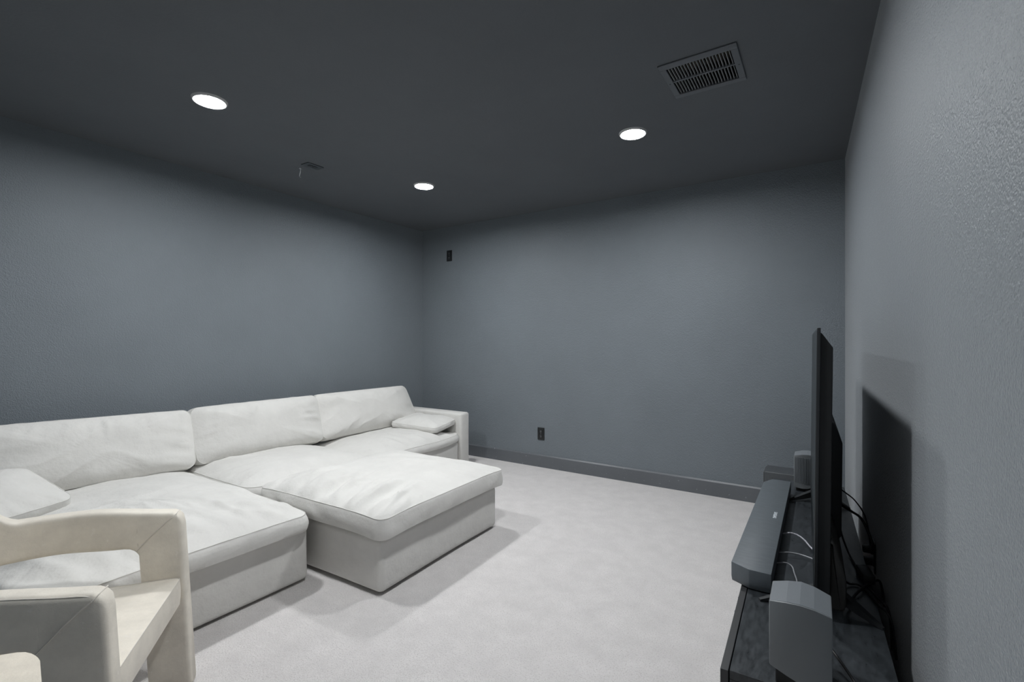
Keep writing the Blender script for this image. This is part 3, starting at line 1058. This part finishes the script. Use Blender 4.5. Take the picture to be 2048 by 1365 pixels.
# ================================================================== SURROUND SPEAKERS
def surround_speaker(label, loc, rz):
    """body with a slightly arched top, leaning over a small recessed foot"""
    t = thing('surround_speaker', label, 'speaker', loc, rz, 'surround speakers on the console')
    hw, dp = 0.0655, 0.122
    bm = bmesh.new()
    topz = [(-hw, 0.203), (-0.030, 0.2095), (0.0, 0.2115), (0.030, 0.2085), (hw, 0.1985)]
    botz = [(hw, 0.020), (0.030, 0.018), (0.0, 0.022), (-0.030, 0.032), (-hw, 0.044)]
    topb = [(-hw, 0.203), (-0.030, 0.2095), (0.0, 0.2115), (0.030, 0.2085), (hw, 0.1985)]
    def dep(x, back):                            # plan: the far side is angled in two facets
        if not back:
            return 0.004 - 0.006 * (1 - (x / hw) ** 2)
        return dp + 0.016 * (1 - abs(x - 0.005) / hw)
    F_ = [bm.verts.new((x, dep(x, False), z)) for x, z in topz + botz]
    B_ = [bm.verts.new((x, dep(x, True), z)) for x, z in topb + botz]
    n = len(F_)
    sides = []
    bm.faces.new(F_)
    bm.faces.new(B_[::-1])
    for i in range(n):
        bm.faces.new((F_[i], F_[(i + 1) % n], B_[(i + 1) % n], B_[i]))
    bmesh.ops.recalc_face_normals(bm, faces=bm.faces)
    bmesh.ops.bevel(bm, geom=[e for e in bm.edges if e.calc_face_angle(0) > R(40)], offset=0.003, segments=2, affect='EDGES', profile=0.5)
    obj('cabinet', bm, M_SPK, t, smooth=30)
    # perforated top cover
    bm = bmesh.new()
    P = [(x * 0.96, z + 0.0008) for x, z in topz]
    for (x0, z0), (x1, z1) in zip(P[:-1], P[1:]):
        q = [(x0, dep(x0, False) + 0.005, z0), (x1, dep(x1, False) + 0.005, z1), (x1, dep(x1, True) - 0.005, z1), (x0, dep(x0, True) - 0.005, z0)]
        lo = [bm.verts.new((a, b_, c_ - 0.002)) for a, b_, c_ in q]
        up = [bm.verts.new(p_) for p_ in q]
        bm.faces.new(up)
        bm.faces.new(lo[::-1])
        for k in range(4):
            bm.faces.new((lo[k], lo[(k + 1) % 4], up[(k + 1) % 4], up[k]))
    obj('top_cover', bm, M_SPK_TOP, t)
    obj('foot', prism([(-0.052, 0.012), (0.056, 0.012), (0.056, 0.10), (0.0, 0.112), (-0.052, 0.10)], 0.0, 0.036, 'z', 0.002, 1), M_FOOT, t)
    # fine vertical ribs of the grille on the far side and on the room side
    bm = bmesh.new()
    for k in range(17):
        x = -hw + 0.006 + (2 * hw - 0.012) * k / 16
        y = dep(x, True)
        add_box(bm, (x - 0.0016, y - 0.003, 0.05), (x + 0.0016, y + 0.0016, 0.192))
    g = obj('grille', bm, M_SPK_TOP, t)
    return t


surround_speaker('boxy dark grey speaker with an arched top at the near end of the console', (-0.0455, 1.331, CH), R(0.5))
surround_speaker('small ribbed dark grey speaker at the far end of the console', (-0.070, 3.245, CH), R(180))

# ================================================================== SUBWOOFER
t = thing('subwoofer', 'dark boxy subwoofer on the floor in the far right corner beyond the console', 'subwoofer', (-0.35, 3.838, 0), 0)
obj('cabinet', box((0, 0, 0.012), (0.40, 0.21, 0.412), 0.006, 3), M_SUB, t, smooth=40)
obj('front_grille', box((-0.006, 0.008, 0.02), (0.0, 0.202, 0.404), 0.002, 1), M_BAR_END, t)
for x in (0.04, 0.36):
    for y in (0.04, 0.17):
        obj('foot', add_disc(bmesh.new(), x, y, 0.0, 0.0125, 0.018, 12), M_FOOT, t)

# ================================================================== CABLES
def cable(name, label, pts, r, m, sub=8):
    o = obj(name, tube(catmull(pts, sub), r, 8), m, smooth=60)
    return tag(o, label, 'cable', {'audio_cable': 'cables at the soundbar back', 'power_cable': 'black cables behind the television'}.get(name))


cable('audio_cable', 'braided pale cable arching from soundbar to television, farthest of three', [(-0.143, 2.335, 0.522), (-0.127, 2.341, 0.525), (-0.110, 2.343, 0.528), (-0.084, 2.329, 0.528), (-0.060, 2.291, 0.526), (-0.040, 2.236, 0.524), (-0.01, 2.18, 0.522), (0.03, 2.15, 0.53)], 0.0032, M_CABLE_BRAID)
cable('audio_cable', 'smooth grey cable crossing straight from soundbar to television, middle of three', [(-0.143, 2.12, 0.521), (-0.126, 2.132, 0.520), (-0.106, 2.152, 0.517), (-0.073, 2.159, 0.515), (-0.038, 2.146, 0.515), (0.0, 2.12, 0.515), (0.035, 2.10, 0.522)], 0.0030, M_CABLE_GREY)
cable('audio_cable', 'thin grey cable curling from soundbar towards the near speaker', [(-0.143, 2.015, 0.521), (-0.129, 2.029, 0.520), (-0.111, 2.042, 0.518), (-0.094, 2.035, 0.512), (-0.085, 1.995, 0.507), (-0.075, 1.935, 0.506), (-0.068, 1.85, 0.505), (-0.06, 1.74, 0.505), (-0.05, 1.62, 0.505)], 0.0024, M_CABLE_GREY)
cable('power_cable', 'thick black cable sagging behind the television to the wall', [(0.050, 2.62, 0.63), (0.075, 2.62, 0.60), (0.110, 2.64, 0.575), (0.150, 2.63, 0.545), (0.186, 2.60, 0.45), (0.182, 2.615, 0.41)], 0.0055, M_CABLE)
cable('power_cable', 'thin black cable arching from the television back, uppermost of the cables behind it', [(0.060, 2.70, 0.66), (0.090, 2.72, 0.635), (0.130, 2.72, 0.60), (0.165, 2.68, 0.54), (0.180, 2.64, 0.42)], 0.003, M_CABLE)
cable('power_cable', 'long black cable trailing down the console back behind the television', [(0.055, 2.40, 0.62), (0.065, 2.36, 0.56), (0.085, 2.30, 0.512), (0.105, 2.18, 0.506), (0.125, 2.05, 0.505), (0.150, 1.96, 0.505), (0.178, 1.93, 0.48), (0.188, 1.95, 0.35)], 0.0035, M_CABLE)
cable('power_cable', 'black cable bowing over the console behind the near television foot', [(0.050, 1.98, 0.54), (0.075, 2.01, 0.508), (0.105, 2.02, 0.506), (0.130, 1.97, 0.506), (0.150, 1.90, 0.506), (0.176, 1.86, 0.49), (0.192, 1.88, 0.36)], 0.0035, M_CABLE)
cable('power_cable', 'black cable bent across the console towards the wall gap', [(0.052, 1.80, 0.535), (0.074, 1.85, 0.508), (0.084, 1.91, 0.506), (0.110, 1.98, 0.512), (0.150, 2.08, 0.506), (0.172, 2.12, 0.49), (0.186, 2.14, 0.40)], 0.004, M_CABLE)
cable('speaker_cable', 'black cable looped beside the near end speaker on the console', [(0.018, 1.50, 0.540), (0.038, 1.470, 0.530), (0.064, 1.435, 0.512), (0.078, 1.395, 0.506), (0.070, 1.360, 0.506), (0.045, 1.348, 0.506), (0.015, 1.365, 0.506)], 0.0035, M_CABLE)

t = thing('power_adapter', 'black power adapter block at the console back by the cables', 'power adapter', (0.128, 2.10, CH), R(12))
obj('body', box((-0.018, -0.045, 0.0), (0.018, 0.045, 0.032), 0.005, 2), M_CABLE, t, smooth=40)
obj('cable_end', tube(catmull([(0, 0.045, 0.015), (0.005, 0.08, 0.012), (0.03, 0.10, 0.006), (0.05, 0.11, -0.02)], 6), 0.003, 8), M_CABLE, t, smooth=60)
